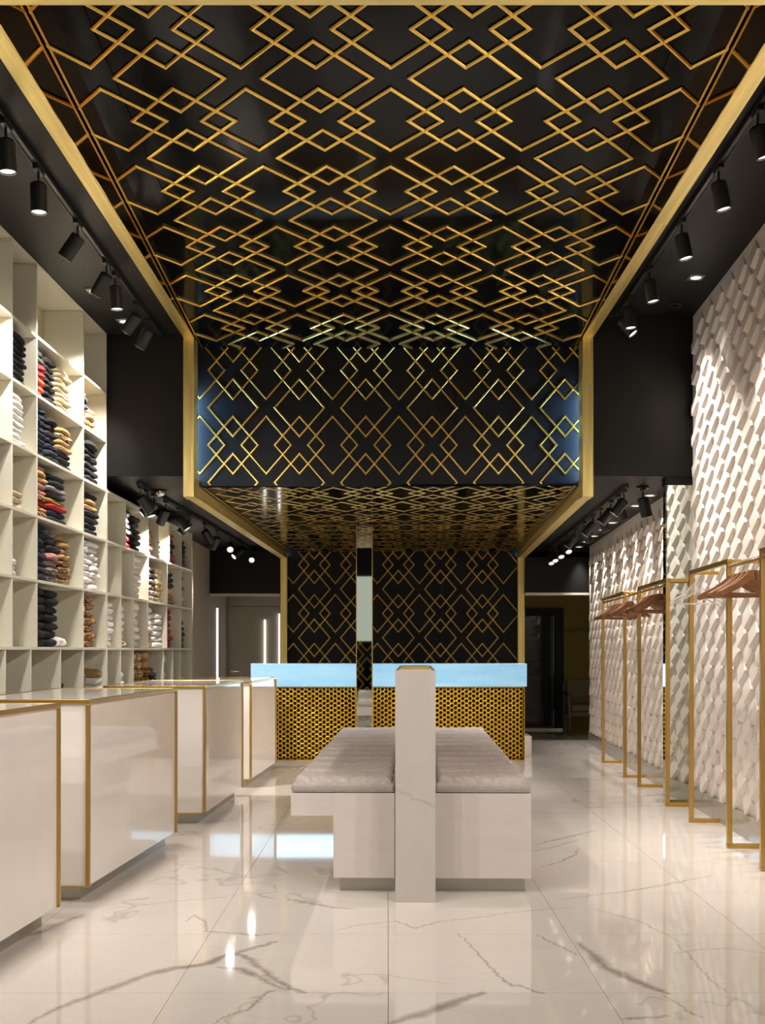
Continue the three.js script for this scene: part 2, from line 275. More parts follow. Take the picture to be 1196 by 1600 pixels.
lattice('black lacquer back wall panel with brass diamonds behind the reception counter', V(0.215, 0, 16.12), X, Y, [-1.7, 1.7, 0.02, E + 1.42], [0.605, 0.701, -0.07, E + 0.88], 0.017, 0.012, [[-1.7, -0.57], [-0.57, 0.57], [0.57, 1.7]], M.lacquerWall);
lattice('low black display panel with brass diamonds in the open shop front', V(-0.2, 0, -1.5), X.clone().negate(), Y, [-1.3, 1.3, 0, 1.52], [0.62, 0.7, 0, 0.5], 0.02, 0.012, [[-1.3, 0], [0, 1.3]]);

// ---------------------------------------------------------------- brass frames round the panels
{
  const f = thing('brass_frame', 'upper polished brass frame edging the black ceiling and its drop', 'frame');
  for (const s of [-1, 1]) {
    const a = s * 1.633, b = s * 1.723, l = Math.min(a, b), r = Math.max(a, b);
    for (const [d0, d1] of [[4.2, 6.9], [6.9, 9.4]]) mesh('side_beam', span(l, r, E + 2.625, E + 3.15, d0, d1 - 0.002, 0.003), M.brass, f);
    mesh('post', span(l, r, E + 1.289, E + 2.7, 9.4, 9.6, 0.003), M.brass, f);
    const p = s * 1.6305; mesh('inner_lining', span(p - 0.0022, p + 0.0022, E + 2.626, E + 3.1, 4.556, 9.7), M.brassMirror, f);
  }
  mesh('cross_beam', span(-1.723, 1.723, E + 2.622, E + 3.15, 4.1, 4.555, 0.003), M.brass, f);
  const g = thing('brass_frame', 'lower brass frame edging the low black ceiling and the back wall panel', 'frame');
  for (const [s, x0, x1] of [[-1, -1.69, -1.495], [1, 1.69, 1.90]]) {
    const len = Math.hypot(x1 - x0, 6.45), bm = bx(0.095, 0.16, len); bm.rotateY(-Math.atan2(x1 - x0, 6.45));
    mesh('side_beam', bm, M.brass, g, V((x0 + x1) / 2, E + 1.31 + 0.08, 12.83));
    mesh('post', span(x1 - 0.047, x1 + 0.047, 0, E + 1.36, 16.0, 16.1, 0.003), M.brass, g);
  }
}
// blue LED strips hidden behind the posts, washing the edges of the two upright panels
for (const [s, x, y0, y1, d, c] of [[-1, -1.70, E + 1.45, E + 2.25, 9.63, 0], [1, 1.70, E + 1.45, E + 2.25, 9.63, 0], [-1, -1.475, 1.15, E + 1.38, 16.075, 0.215], [1, 1.885, 1.15, E + 1.38, 16.075, 0.215]]) {
  const o = thing('led_strip', `thin blue LED strip hidden behind the ${s < 0 ? 'left' : 'right'} brass post of the ${d < 10 ? 'hanging drop' : 'back wall panel'}`, 'led strip', V(x, (y0 + y1) / 2, d));
  mesh('led_channel', bx(0.012, y1 - y0, 0.012), M.lamp, o);
  mesh('led_diffuser', bx(0.004, y1 - y0 - 0.01, 0.01, -s * 0.008, 0, 0), M.ledBlue, o);
  const l = new THREE.RectAreaLight(new THREE.Color(0.26, 0.52, 1), K.led, 0.02, y1 - y0 - 0.02); l.name = 'led_light'; l.position.copy(V(x - s * 0.014, (y0 + y1) / 2, d)); l.lookAt(V(x - s * 1, (y0 + y1) / 2, d + 0.2)); scene.add(l);
}

// ---------------------------------------------------------------- scale wall on the right
{
  const w = 0.156, hh = 0.128;                                     // staggered pitch; each scale is a tilted rhombus, flush at its top and proud at its tip
  function scaleGeo(k) {
    const n = 3, P = [], hw = 0.107, h2 = 0.094, dep = 0.034 * (1 + 0.22 * k), at = (s, t) => { const m = (s + t) / 2, bow = 0.004 * Math.sin(Math.PI * s) * Math.sin(Math.PI * t);
      return [-(dep * Math.pow(1 - m, 1.15) + 0.003 + bow), (s + t) * h2 + 0.004 * k * (s - t), (s - t) * hw]; };
    const tri = (a, b, c) => P.push(...a, ...b, ...c), foot = (a) => [0.002, a[1] + (a[1] < h2 ? -0.5 : 0.2) * -a[0], a[2] + Math.sign(a[2]) * 0.25 * -a[0]];
    for (let i = 0; i < n; i++) for (let j = 0; j < n; j++) { const A = at(i / n, j / n), B = at((i + 1) / n, j / n), C = at((i + 1) / n, (j + 1) / n), D = at(i / n, (j + 1) / n); tri(A, D, C); tri(A, C, B); }
    for (const [f, flip] of [[(q) => at(q, 0), 0], [(q) => at(0, q), 1], [(q) => at(q, 1), 1], [(q) => at(1, q), 0]])
      for (let i = 0; i < n; i++) { const A = f(i / n), B = f((i + 1) / n); if (flip) { tri(A, foot(A), B); tri(B, foot(A), foot(B)); } else { tri(A, B, foot(A)); tri(B, foot(B), foot(A)); } }
    const g = new THREE.BufferGeometry(); g.setAttribute('position', new THREE.Float32BufferAttribute(P, 3)); g.setAttribute('uv', new THREE.Float32BufferAttribute(new Float32Array(P.length / 3 * 2), 2));
    g.computeVertexNormals(); return g;
  }
  const kinds = [-0.6, -0.1, 0.3, 0.8, 0.1].map(scaleGeo), spots = [];
  const c = Math.cos(WA);
  for (let i = 0; i < 70; i++) {
    const d = 4.9 + i * w; if (d > 15.66 || (d > 9.36 && d < 9.7)) continue;
    const top = d < 9.4 ? CR - 0.02 : SOF - 0.01;
    for (let j = -1; j < 32; j++) { const y = 0.17 + (j * 2 + (i % 2)) * hh; if (y < 0.1 || y + hh * 1.2 > top) continue; spots.push([d, y]); }
  }
  const pick = spots.map((s, i) => [s, s[0] > 7.2 && s[0] < 9.4 ? s[0] : s[0] < 7.2 ? 90 - s[0] : s[0] + 20]).sort((a, b) => a[1] - b[1]).map((q) => q[0]);
  const rest = [];
  pick.forEach(([d, y], i) => {
    const g = kinds[Math.floor(rnd() * 5)], p = new THREE.Vector3(0, y, -(d - 6.8) / c), sy = y < 0.17 ? 1 : 1;
    if (i < 300) { const q = mesh('wall_scale', g, M.plaster, wallR, p); q.scale.x = rr(0.85, 1.15); } else rest.push(g.clone().scale(rr(0.85, 1.15), 1, 1).translate(p.x, p.y, p.z));
  });
  const q = mesh('wall_scales', mergeGeometries(rest), M.plaster, wallR); q.userData.kind = 'stuff';
}
{ // mirrored pilaster under the bulkhead on the right
  const o = thing('mirror_pilaster', 'narrow mirrored pilaster under the black bulkhead on the white scale wall', 'pilaster', V(2.45, 0, 9.48));
  mesh('mirror_face', span(-0.103, 0.108, 0, E + 1.39, -0.058, -0.046), M.mirror, o);
  mesh('mirror_side', span(-0.108, -0.1, 0, E + 1.39, -0.045, 0.06), M.mirror, o);
  mesh('core', span(-0.099, 0.104, 0, E + 1.38, -0.045, 0.06), M.black, o);
  mesh('cap', span(-0.115, 0.12, E + 1.39, SOF, -0.07, 0.07), M.black, o);
}
{ // mirror column in front of the reception counter
  const o = thing('mirror_column', 'slim mirror clad column with brass corners in front of the reception counter', 'column', V(-0.27, 0, 12.72));
  const H = E + 1.41;
  mesh('core', bx(0.166, H, 0.166, 0, H / 2, 0), M.black, o);
  for (let i = 0; i < 4; i++) {
    const a = i * Math.PI / 2, g = bx(0.174, H - 0.002, 0.006, 0, H / 2, 0.088).rotateY(a); mesh('mirror_panel', g, M.mirror, o);
    mesh('brass_corner', bx(0.008, H, 0.008, 0.0885, H / 2, 0.0885).rotateY(a), M.brassSatin, o);
  }
}

// ---------------------------------------------------------------- shelving on the left
const SY = [2.655, 2.145, 1.745, 1.335, 0.915, 0.474, 0.013, -0.44, -0.87].map((v) => v + E), xs = (d) => -2.593 + 0.025 * d, SA = Math.atan(0.025), SD = 0.33, T = 0.02;
function shelving(label, d0, d1, top, rows) {                     // local frame: x = 0 at the front edge, z runs along the wall
  const o = thing('shelving_unit', label, 'shelves', V(xs((d0 + d1) / 2), 0, (d0 + d1) / 2), -SA), mid = (d0 + d1) / 2, L = d1 - d0, z = (d) => mid - d;
  mesh('back_panel', bx(0.015, SY[top] + T / 2 - 0.02, L - 0.01, -SD + 0.008, (SY[top] + T / 2) / 2 + 0.01, 0), M.boardBack, o);
  for (let r = top; r < SY.length; r++) mesh('shelf', rb(SD - 0.016, T, L - 2 * T - 0.001, -(SD - 0.016) / 2, SY[r], 0, 0.002), M.board, o);
  mesh('plinth', bx(SD - 0.05, 0.36, L - 2 * T - 0.001, -SD / 2 - 0.01, 0.19, 0), M.board, o);
  for (const d of [d0 + T / 2, d1 - T / 2]) mesh('end_panel', rb(SD, SY[top] + T, T, -SD / 2, (SY[top] + T) / 2, z(d), 0.002), M.board, o);
  for (const [r, list] of rows) for (const d of list) mesh('divider', rb(SD - 0.018, SY[r] - SY[r + 1] - T - 0.001, T * 0.9, -(SD - 0.018) / 2 - 0.001, (SY[r] + SY[r + 1]) / 2, z(d), 0.002), M.board, o);
  return o;
}
const tall = [5.6, 6.2, 7.19, 7.66, 8.73];
shelving('tall white cubby shelving unit reaching the black ceiling on the left wall', 5.0, 9.38, 0, [[0, tall], [1, tall], [2, tall], [3, tall], [4, tall], [5, tall], [6, [5.6, 6.2, 7.07, 7.54, 8.17, 8.73]], [7, tall]]);
shelving('lower white cubby shelving unit farther back on the left wall', 9.385, 12.96, 3, [[3, [10.0, 10.84, 11.26, 11.76, 12.37]], [4, [9.85, 10.3, 10.84, 11.67, 12.37]], [5, [9.84, 10.28, 10.82, 11.66, 12.36]], [6, [9.83, 10.27, 11.5, 11.95, 12.34]], [7, [10.3, 11.5]]]);

// folded garments
const PAL = { white: 0xf6f1e8, cream: 0xdcc9a2, black: 0x0b0b0d, navy: 0x171d33, tan: 0xb8935f, orange: 0xd24420, red: 0xa3141b, grey: 0x8b8784, pink: 0xc98a80, olive: 0x2a2b20, charcoal: 0x25282c, mustard: 0xb08a2e, purple: 0x2c2233, blue: 0x3a4d86 };
const PRINTS = {};
function printTex(kind) {
  return PRINTS[kind] ||= dataTex(128, (u, v) => {
    if (kind === 'stripe') return grey(Math.sin(v * 60) > 0 ? 255 : 70);
    const a = fbm(N1, u * 14, v * 14, 3), b = fbm(N3, u * 20 + 9, v * 20, 2);
    return kind === 'floral' ? (a > 0.5 ? [60, 50, 48] : b > 0.48 ? [255, 190, 165] : [235, 225, 215]) : (a > 0.47 ? [50, 42, 40] : [255, 235, 215]);
  }, true, 1, 1);
}
const CLOTH = {};
function cloth(spec) { return CLOTH[spec] ||= (() => { const [c, p] = spec.split('/'); return std({ color: PAL[c], roughness: 0.9, map: p ? printTex(p) : printTexPlain }); })(); }
const printTexPlain = dataTex(128, (u, v) => grey(205 + 50 * fbm(N2, u * 30, v * 30, 3)), true);
function garmentGeo(k) {                                          // 1 x 1 x 1 puffy folded bundle, rounded fold towards +x
  const g = new THREE.BoxGeometry(2, 2, 2, 6, 6, 6), p = g.attributes.position, key = [], sum = new Map();
  const e = (a, n) => Math.pow(Math.abs(a), n);
  for (let i = 0; i < p.count; i++) {
    const x = p.getX(i), y = p.getY(i), z = p.getZ(i); key.push([x, y, z].map((q) => q.toFixed(3)).join());
    const groove = x > 0.9 ? 0.07 * Math.exp(-e((y - 0.25 * Math.sin(k + z * 1.3)) / 0.22, 2)) : 0;
    const wob = N1(x * 1.7 + k * 9 + 20, z * 1.7 + 40) - 0.5, wob2 = N2(z * 1.6 + k * 5 + 30, y * 0.8 + 50) - 0.5;
    const thin = (1 - 0.13 * e(x, 6)) * (1 - 0.13 * e(z, 6));
    p.setXYZ(i, (x * (1 - 0.2 * e(y, 3.2)) * (1 - 0.06 * e(z, 6)) + (x > 0.5 ? wob2 * 0.24 - groove : 0)) * 0.5, (y * thin + wob * 0.4) * 0.5, (z * (1 - 0.13 * e(y, 3.2)) * (1 - 0.07 * e(x, 6)) + (N3(x * 1.4 + k, y + 60) - 0.5) * 0.1) * 0.5);
  }
  g.computeVertexNormals(); const n = g.attributes.normal;
  for (let i = 0; i < p.count; i++) { const v = sum.get(key[i]) || sum.set(key[i], new THREE.Vector3()).get(key[i]); v.x += n.getX(i); v.y += n.getY(i); v.z += n.getZ(i); }
  for (let i = 0; i < p.count; i++) { const v = sum.get(key[i]).clone().normalize(); n.setXYZ(i, v.x, v.y, v.z); }
  return g;
}
const GARM = [1, 2, 3, 4, 5].map(garmentGeo), ORD = ['bottom', 'second', 'third', 'fourth', 'fifth', 'sixth', 'seventh', 'eighth', 'ninth', 'tenth'];
const protos = {};
function pile(where, d0, d1, r, fill, colours, n, kind = 'folded_jumper') {
  const floorY = SY[r + 1] + T / 2, H = (SY[r] - SY[r + 1] - T) * fill, h = H / n, dm = (d0 + d1) / 2, group = 'folded clothes in the ' + where;
  for (let i = 0; i < n; i++) {
    const col = colours[Math.min(colours.length - 1, Math.floor(i * colours.length / n))], key = kind + col;
    const src = protos[key] ||= fin(new THREE.Mesh(GARM[0], cloth(col)));
    const o = src.clone(); o.geometry = GARM[Math.floor(rnd() * 5)]; o.name = numbered(kind);
    const dep = rr(0.25, 0.28); o.scale.set(dep, h * 1.12, d1 - d0 - 0.006);
    o.position.copy(V(xs(dm) - 0.03 - dep / 2 + rr(-0.012, 0.012), floorY + h * (i + 0.53), dm)); o.rotation.y = -SA + rr(-0.03, 0.03);
    const [c, p] = col.split('/'), nth = i === 0 ? 'bottom of' : i === n - 1 ? 'top of' : ORD[i] + ' up in';
    tag(o, `${p ? (p === 'stripe' ? 'striped ' : 'patterned ') : ''}${c} ${kind.slice(7)}, ${nth} ${where}`, 'garment', group); scene.add(o);
  }
}
const J = 'folded_jumper', S = 'folded_shirt';
const PILES = [
  ['black stack in second row beside the white one below', 7.22, 7.56, 1, 0.86, ['black'], 8],
  ['orange and olive stack under the ceiling row', 7.69, 7.93, 1, 0.9, ['orange', 'red/floral', 'olive'], 7],
  ['black stack between orange and cream stacks', 7.945, 8.18, 1, 0.88, ['black'], 7],
  ['cream stack in the second tall row', 8.2, 8.53, 1, 0.86, ['cream/', 'cream'], 9, S],
  ['brown print stack in the second tall row', 8.75, 8.95, 1, 0.78, ['tan', 'orange/floral', 'navy', 'navy/floral', 'tan/floral'], 6, S],
  ['tan print stack in the second tall row', 8.96, 9.18, 1, 0.52, ['tan/print', 'tan'], 4, S],
  ['white stack under the black stack', 7.22, 7.52, 2, 0.86, ['white'], 8, S],
  ['navy stack under the orange stack', 7.69, 7.955, 2, 0.9, ['navy'], 8],
  ['dark brown stack beside the navy one', 7.98, 8.2, 2, 0.82, ['charcoal', 'navy', 'charcoal', 'olive/print', 'black'], 7],
  ['tan over black stack in the third row', 8.22, 8.55, 2, 0.78, ['black', 'black', 'tan', 'cream/print', 'tan'], 7],
  ['narrow mustard stack in the third row', 8.75, 8.865, 2, 0.72, ['mustard', 'tan/print', 'mustard'], 5, S],
  ['black stack beside the narrow mustard one', 8.88, 9.27, 2, 0.86, ['black'], 6],
  ['navy and beige stack at the left picture edge', 6.8, 7.06, 3, 0.9, ['tan', 'cream', 'navy', 'cream/print', 'tan'], 7, S],
  ['short cream pile above the short white pile', 7.21, 7.49, 3, 0.3, ['cream'], 3],
  ['pink and tan stack in the middle tall row', 7.69, 7.99, 3, 0.92, ['tan/print', 'red', 'tan/print', 'pink', 'tan', 'tan', 'pink'], 9, S],
  ['dark stack with a red band', 8.01, 8.41, 3, 0.88, ['charcoal', 'navy', 'red', 'mustard', 'charcoal', 'grey', 'charcoal', 'charcoal'], 8],
  ['black stack with one tan piece', 8.88, 9.27, 3, 0.86, ['black', 'black', 'tan', 'black'], 7],
  ['red, white and black stack on the lower unit', 10.05, 10.34, 3, 0.86, ['red', 'black', 'black/floral', 'white', 'black'], 6],
  ['black stack topping the lower unit', 10.37, 10.7, 3, 0.82, ['black', 'black', 'olive/print'], 6],
  ['pink and mustard stack on the lower unit', 10.89, 11.15, 3, 0.8, ['pink/print', 'pink', 'mustard', 'mustard', 'pink/floral'], 6, S],
  ['small cream heap in the brightly lit cubby', 11.31, 11.47, 3, 0.5, ['cream'], 4, S],
  ['red and black stack on the lower unit', 11.82, 12.2, 3, 0.82, ['red', 'black', 'black/floral', 'red'], 6],
  ['last black stack of the top lower row', 12.45, 12.78, 3, 0.8, ['black'], 6],
  ['short white pile under the short cream pile', 7.21, 7.38, 4, 0.27, ['white'], 3, S],
  ['tall navy stack in the fifth row', 7.68, 7.98, 4, 0.95, ['navy'], 8],
  ['grey patterned stack beside the tall navy one', 7.99, 8.25, 4, 0.9, ['grey/print', 'grey/floral', 'pink', 'charcoal/print', 'charcoal', 'grey/print'], 7, S],
  ['tan stack beside the grey patterned one', 8.26, 8.53, 4, 0.86, ['tan/print', 'tan'], 8, S],
  ['first of two white stacks in the fifth row', 8.76, 9.01, 4, 0.94, ['white'], 8, S],
  ['second of two white stacks in the fifth row', 9.03, 9.28, 4, 0.94, ['white'], 8, S],
  ['lone white stack above the white print one', 10.35, 10.71, 4, 0.94, ['white'], 7, S],
  ['rose stack in the second lower row', 10.89, 11.1, 4, 0.82, ['pink/print', 'pink'], 6, S],
  ['grey print stack in the second lower row', 11.11, 11.31, 4, 0.8, ['grey', 'grey/print', 'charcoal/floral'], 6, S],
  ['cream stack in the second lower row', 11.32, 11.58, 4, 0.84, ['cream/print', 'cream'], 6, S],
  ['black over tan stack in the lower unit', 11.74, 12.13, 4, 0.84, ['tan/print', 'cream', 'black', 'black'], 6],
  ['blue striped stack at the shelf end', 12.43, 12.64, 4, 0.84, ['white/stripe', 'blue/stripe', 'blue'], 6, S],
  ['first of two big black stacks', 7.66, 7.93, 5, 0.95, ['black'], 7],
  ['second of two big black stacks', 7.94, 8.22, 5, 0.93, ['black'], 7],
  ['tiny white heap beside the big black stacks', 8.23, 8.42, 5, 0.16, ['white'], 1, S],
  ['narrow white stack beside the leopard stack', 8.76, 8.85, 5, 0.9, ['white'], 6, S],
  ['leopard print stack in the sixth row', 8.86, 9.15, 5, 0.95, ['tan/print'], 7, S],
  ['white stack just past the tall unit', 9.42, 9.72, 5, 0.9, ['white'], 7, S],
  ['spotted white stack in the third lower row', 9.89, 10.12, 5, 0.86, ['white/print', 'white'], 6, S],
  ['plain white stack in the third lower row', 10.35, 10.62, 5, 0.95, ['white'], 6, S],
  ['first of the paired white stacks beside red', 10.89, 11.18, 5, 0.92, ['white/floral', 'white'], 6, S],
  ['second of the paired white stacks beside red', 11.2, 11.6, 5, 0.8, ['white'], 6, S],
  ['bright red stack in the third lower row', 11.73, 12.07, 5, 0.95, ['red'], 6],
  ['last black stack of the third lower row', 12.42, 12.68, 5, 0.7, ['black'], 5],
  ['dark purple pile in the bottom row', 8.2, 8.36, 6, 0.6, ['purple', 'purple/floral', 'black'], 4],
  ['small brown pile in the bottom row', 8.77, 8.88, 6, 0.58, ['black', 'tan', 'pink/print'], 3, S],
  ['white pile with a tan top piece', 9.3, 9.58, 6, 0.62, ['white/print', 'white', 'white', 'tan'], 4, S],
  ['short white heap in the bottom row', 9.88, 10.09, 6, 0.55, ['white'], 3, S],
  ['tall white stack in the bottom row', 10.33, 10.51, 6, 0.93, ['white/print'], 5, S],
  ['outlined cream stack in the bottom row', 10.52, 10.77, 6, 0.93, ['cream/print'], 5, S],
  ['gold and tan stack in the bottom row', 10.84, 11.07, 6, 0.95, ['mustard/print', 'tan'], 5, S],
  ['grey print heap in the bottom row', 11.09, 11.29, 6, 0.55, ['grey/print', 'charcoal/floral', 'grey/floral'], 3, S],
  ['thin white stack in the bottom row', 11.55, 11.75, 6, 0.9, ['white'], 4, S],
  ['last white pile of the bottom row', 12.42, 12.6, 6, 0.55, ['white/print', 'white'], 3, S],
];
for (const p of PILES) pile(...p);

// ---------------------------------------------------------------- white display counters
function counter(label, [xn, dn], [xf, df], H, back) {            // front edge from the near to the far corner
  const o = thing('display_counter', label, 'counter', V((xn + xf) / 2, 0, (dn + df) / 2), 0);
  const ox = (xn + xf) / 2, od = (dn + df) / 2, c = [[xn, dn], [xf, df], [back, df], [back, dn]].map(([x, d]) => new THREE.Vector2(x - ox, d - od));
  const inset = (k, kb = k) => { const a = Math.atan2(xf - xn, df - dn), f = [Math.cos(a), -Math.sin(a)]; return [c[0].clone().add(new THREE.Vector2(-k * f[0], k)), c[1].clone().add(new THREE.Vector2(-k * f[0], -k)), c[2].clone().add(new THREE.Vector2(kb, -k)), c[3].clone().add(new THREE.Vector2(kb, k))]; };
  const ex = (pts, y0, y1, b = 0.003) => { const g = new THREE.ExtrudeGeometry(new THREE.Shape(pts), { depth: y1 - y0 - 2 * b, bevelThickness: b, bevelSize: b, bevelOffset: -b, bevelSegments: 1 }); return g.rotateX(-Math.PI / 2).translate(0, y0 + b, 0); };
  mesh('plinth', ex(inset(0.06, 0.02), 0, 0.08, 0.001), M.steel, o);
  mesh('body', ex(inset(0.004), 0.077, H - 0.0125), M.white, o);
  mesh('counter_top', ex(inset(0.004), H - 0.012, H - 0.001), M.white, o);
  const bar = (a, b, y, name = 'brass_edge') => { const l = a.distanceTo(b), g = rb(0.022, 0.022, l + 0.022, 0, 0, 0, 0.003); const m = mesh(name, g, M.brassSatin, o, new THREE.Vector3((a.x + b.x) / 2, y, -(a.y + b.y) / 2)); m.rotation.y = Math.atan2(b.x - a.x, -(b.y - a.y)); };
  for (let i = 0; i < 4; i++) bar(c[i], c[(i + 1) % 4], H - 0.0095);
  for (const p of c) mesh('brass_corner', rb(0.022, H - 0.1, 0.022, 0, 0, 0, 0.003), M.brassSatin, o, new THREE.Vector3(p.x, 0.077 + (H - 0.1) / 2, -p.y));
  mesh('brass_foot', rb(Math.abs(c[3].x - c[0].x), 0.01, 0.012, (c[3].x + c[0].x) / 2, 0.08, -c[0].y, 0.002), M.brassSatin, o);
  return o;
}
counter('white lacquer display counter nearest the camera, cut by the left picture edge', [-1.70, 3.6], [-1.575, 5.34], 1.047, -2.25);
counter('second white display counter with brass edges, largest one fully in view', [-1.55, 5.78], [-1.43, 7.53], 1.045, -2.22);
counter('third white display counter, mirroring the blue reception band in two pieces', [-1.375, 8.38], [-1.305, 10.0], 1.033, -2.12);
counter('farthest white display counter, standing against the honeycomb reception counter', [-1.30, 10.58], [-1.222, 12.15], 1.008, -2.05);

// ---------------------------------------------------------------- benches and the marble fin between them
{
  const A = 0.024, C = V(0.12, 0, 6.0);
  function bench(label, x0, x1, b0, b1) {
    const o = thing('upholstered_bench', label, 'bench', C, -A), L = 3.98;
    mesh('plinth', span(b0 + (x0 < b0 ? 0.03 : 0.0), b1 - (x0 < b0 ? 0.0 : 0.03), 0, 0.08, 0.06, L - 0.05), M.steel, o);
    mesh('seat_box', span(b0, b1, 0.078, 0.534, 0.0, L, 0.003), M.bench, o);
    if (x0 < b0) mesh('seat_overhang', span(x0, b0 + 0.002, 0.41, 0.533, 0.001, L, 0.003), M.bench, o);
    const W = x1 - x0, nu = 24, nv = 264, P = [], I = [], UV = [];
    const topY = (u, v) => { const e = (a, s) => 1 - Math.pow(Math.max(0, 1 - Math.min(a, 1 - a) / s), 3); const gx = (v * 11) % 1, seam = Math.exp(-Math.pow(Math.min(gx, 1 - gx) / 0.13, 2)), bt = Math.exp(-(Math.pow(Math.min(gx, 1 - gx) / 0.14, 2) + Math.pow((u - 0.5) / 0.06, 2)));
      return 0.083 * Math.min(e(u, 0.075), e(v, 0.012)) - 0.020 * seam * Math.min(1, e(u, 0.2)) - 0.026 * bt + 0.007 * (fbm(N1, u * 5 + 7, v * 30 + x0, 3) - 0.45) + 0.002 * Math.sin(v * 69 + u * 4); };
    for (let j = 0; j <= nv; j++) for (let i = 0; i <= nu; i++) { let u = i / nu, v = j / nv; u = 0.5 - 0.5 * Math.cos(Math.PI * u) * (0.9 + 0.1 * Math.abs(Math.cos(Math.PI * u))); const y = Math.max(0.004, topY(u, v)); P.push(x0 + 0.004 + u * (W - 0.008), 0.536 + y, -(0.003 + v * (L - 0.006))); UV.push(u * W * 2, v * L * 2); }
    const nTop = P.length / 3;
    for (let j = 0; j < nv; j++) for (let i = 0; i < nu; i++) { const a = j * (nu + 1) + i, b = a + 1, c = a + nu + 1, d = c + 1; I.push(a, b, c, b, d, c); }
    const cg = new THREE.BufferGeometry(); cg.setAttribute('position', new THREE.Float32BufferAttribute(P, 3)); cg.setAttribute('uv', new THREE.Float32BufferAttribute(UV, 2)); cg.setIndex(I); cg.computeVertexNormals();
    const base = rb(W - 0.002, 0.05, L, (x0 + x1) / 2, 0.536 + 0.025, -L / 2, 0.02, 4);
    const cu = mesh('cushion', merge([cg, base]), M.velvet, o);
    for (let k = 1; k < 11; k++) { const v = k / 11; mesh('button', new THREE.SphereGeometry(0.011, 10, 6).scale(1, 0.5, 1), M.velvet, cu, new THREE.Vector3((x0 + x1) / 2, 0.536 + topY(0.5, v) + 0.002, -(v * L))); }
    return o;
  }
  bench('left grey tufted bench whose seat overhangs its white base', -0.645, -0.085, -0.415, -0.085);
  bench('right grey tufted bench with a white base flush to the seat', 0.13, 0.645, 0.13, 0.645);
  const p = thing('marble_fin', 'tall white marble fin standing between the two grey benches', 'pillar', V(0.14, 0, 5.774), -A);
  const g = span(-0.104, 0.104, 0, 1.196, 0, 1.75, 0.002); { const uv = g.attributes.uv, q = g.attributes.position; for (let i = 0; i < q.count; i++) uv.setXY(i, 0.31 + q.getX(i) * 0.6 + q.getZ(i) * 0.37, 0.3 + q.getY(i) * 0.4); }
  mesh('marble_slab', g, M.marble, p);
  mesh('top_plate', span(-0.085, 0.085, 1.196, 1.2, 0.02, 1.73, 0.001), M.topPlate, p);
}

// ---------------------------------------------------------------- reception counter
{
  const D = 13.2, o = thing('reception_counter', 'reception counter with glowing pale blue onyx band over brass honeycomb front', 'counter', V(0, 0, D));
  mesh('onyx_band', span(-1.62, 1.632, 0.872, 1.142, -0.02, 0.03, 0.004), M.onyx, o);
  mesh('counter_top', span(-1.62, 1.632, 1.11, 1.143, 0.031, 0.62, 0.003), M.white, o);
  mesh('carcass', span(-1.60, 1.61, 0, 1.1, 0.06, 0.6), M.white, o);
  mesh('honeycomb_backing', span(-1.60, 1.605, 0, 0.87, 0.034, 0.05), M.honeyBack, o);
  mesh('side_plinth', span(1.61, 1.755, 0, 0.25, 0.5, 0.9, 0.004), M.white, o);
  const R = 0.0287, ky = 1.12, P = [], tri = (...v) => v.forEach((q) => P.push(...q));
  for (let i = 0; i < 74; i++) for (let j = 0; j < 15; j++) {
    const cx = -1.575 + i * R * 1.5, cy = 0.035 + (j + (i % 2) / 2) * R * 1.732 * ky, out = [], inn = [], dn = [];
    if (cy > 0.85) continue;
    for (let k = 0; k < 6; k++) { const a = k * Math.PI / 3; out.push([cx + R * Math.cos(a), cy + R * ky * Math.sin(a), 0]); }
    for (let k = 0; k < 12; k++) { const a = k * Math.PI / 6; inn.push([cx + 0.66 * R * Math.cos(a), cy + 0.66 * R * Math.sin(a) * ky, 0.002]); dn.push([cx + 0.66 * R * Math.cos(a), cy + 0.66 * R * Math.sin(a) * ky, -0.026]); }
    for (let k = 0; k < 12; k++) { const m = (k + 1) % 12, a = out[k >> 1], b = out[((k + 1) >> 1) % 6]; tri(a, inn[m], inn[k]); if (k % 2) tri(a, b, inn[m]); tri(inn[k], inn[m], dn[m]); tri(inn[k], dn[m], dn[k]); }
  }
  const hg = new THREE.BufferGeometry(); hg.setAttribute('position', new THREE.Float32BufferAttribute(P, 3)); hg.setAttribute('uv', new THREE.Float32BufferAttribute(new Float32Array(P.length / 3 * 2), 2)); hg.computeVertexNormals();
  const h = mesh('honeycomb', hg, M.honey, o, new THREE.Vector3(0, 0, -0.008)); h.userData.kind = 'stuff';
  for (const [a, b, c, d] of [[-1.605, 1.61, 0, 0.012], [-1.605, 1.61, 0.858, 0.871], [-1.605, -1.597, 0, 0.87], [1.6, 1.61, 0, 0.87]]) mesh('honeycomb_edge', span(a, b, c, d, 0.004, 0.034, 0.001), M.honey, o);
  const l = new THREE.RectAreaLight(new THREE.Color(0.55, 0.8, 1), K.band, 3.2, 0.26); l.name = 'onyx_light'; l.position.copy(V(0, 1.005, D - 0.03)); l.lookAt(V(0, 1.005, 0)); scene.add(l);
}

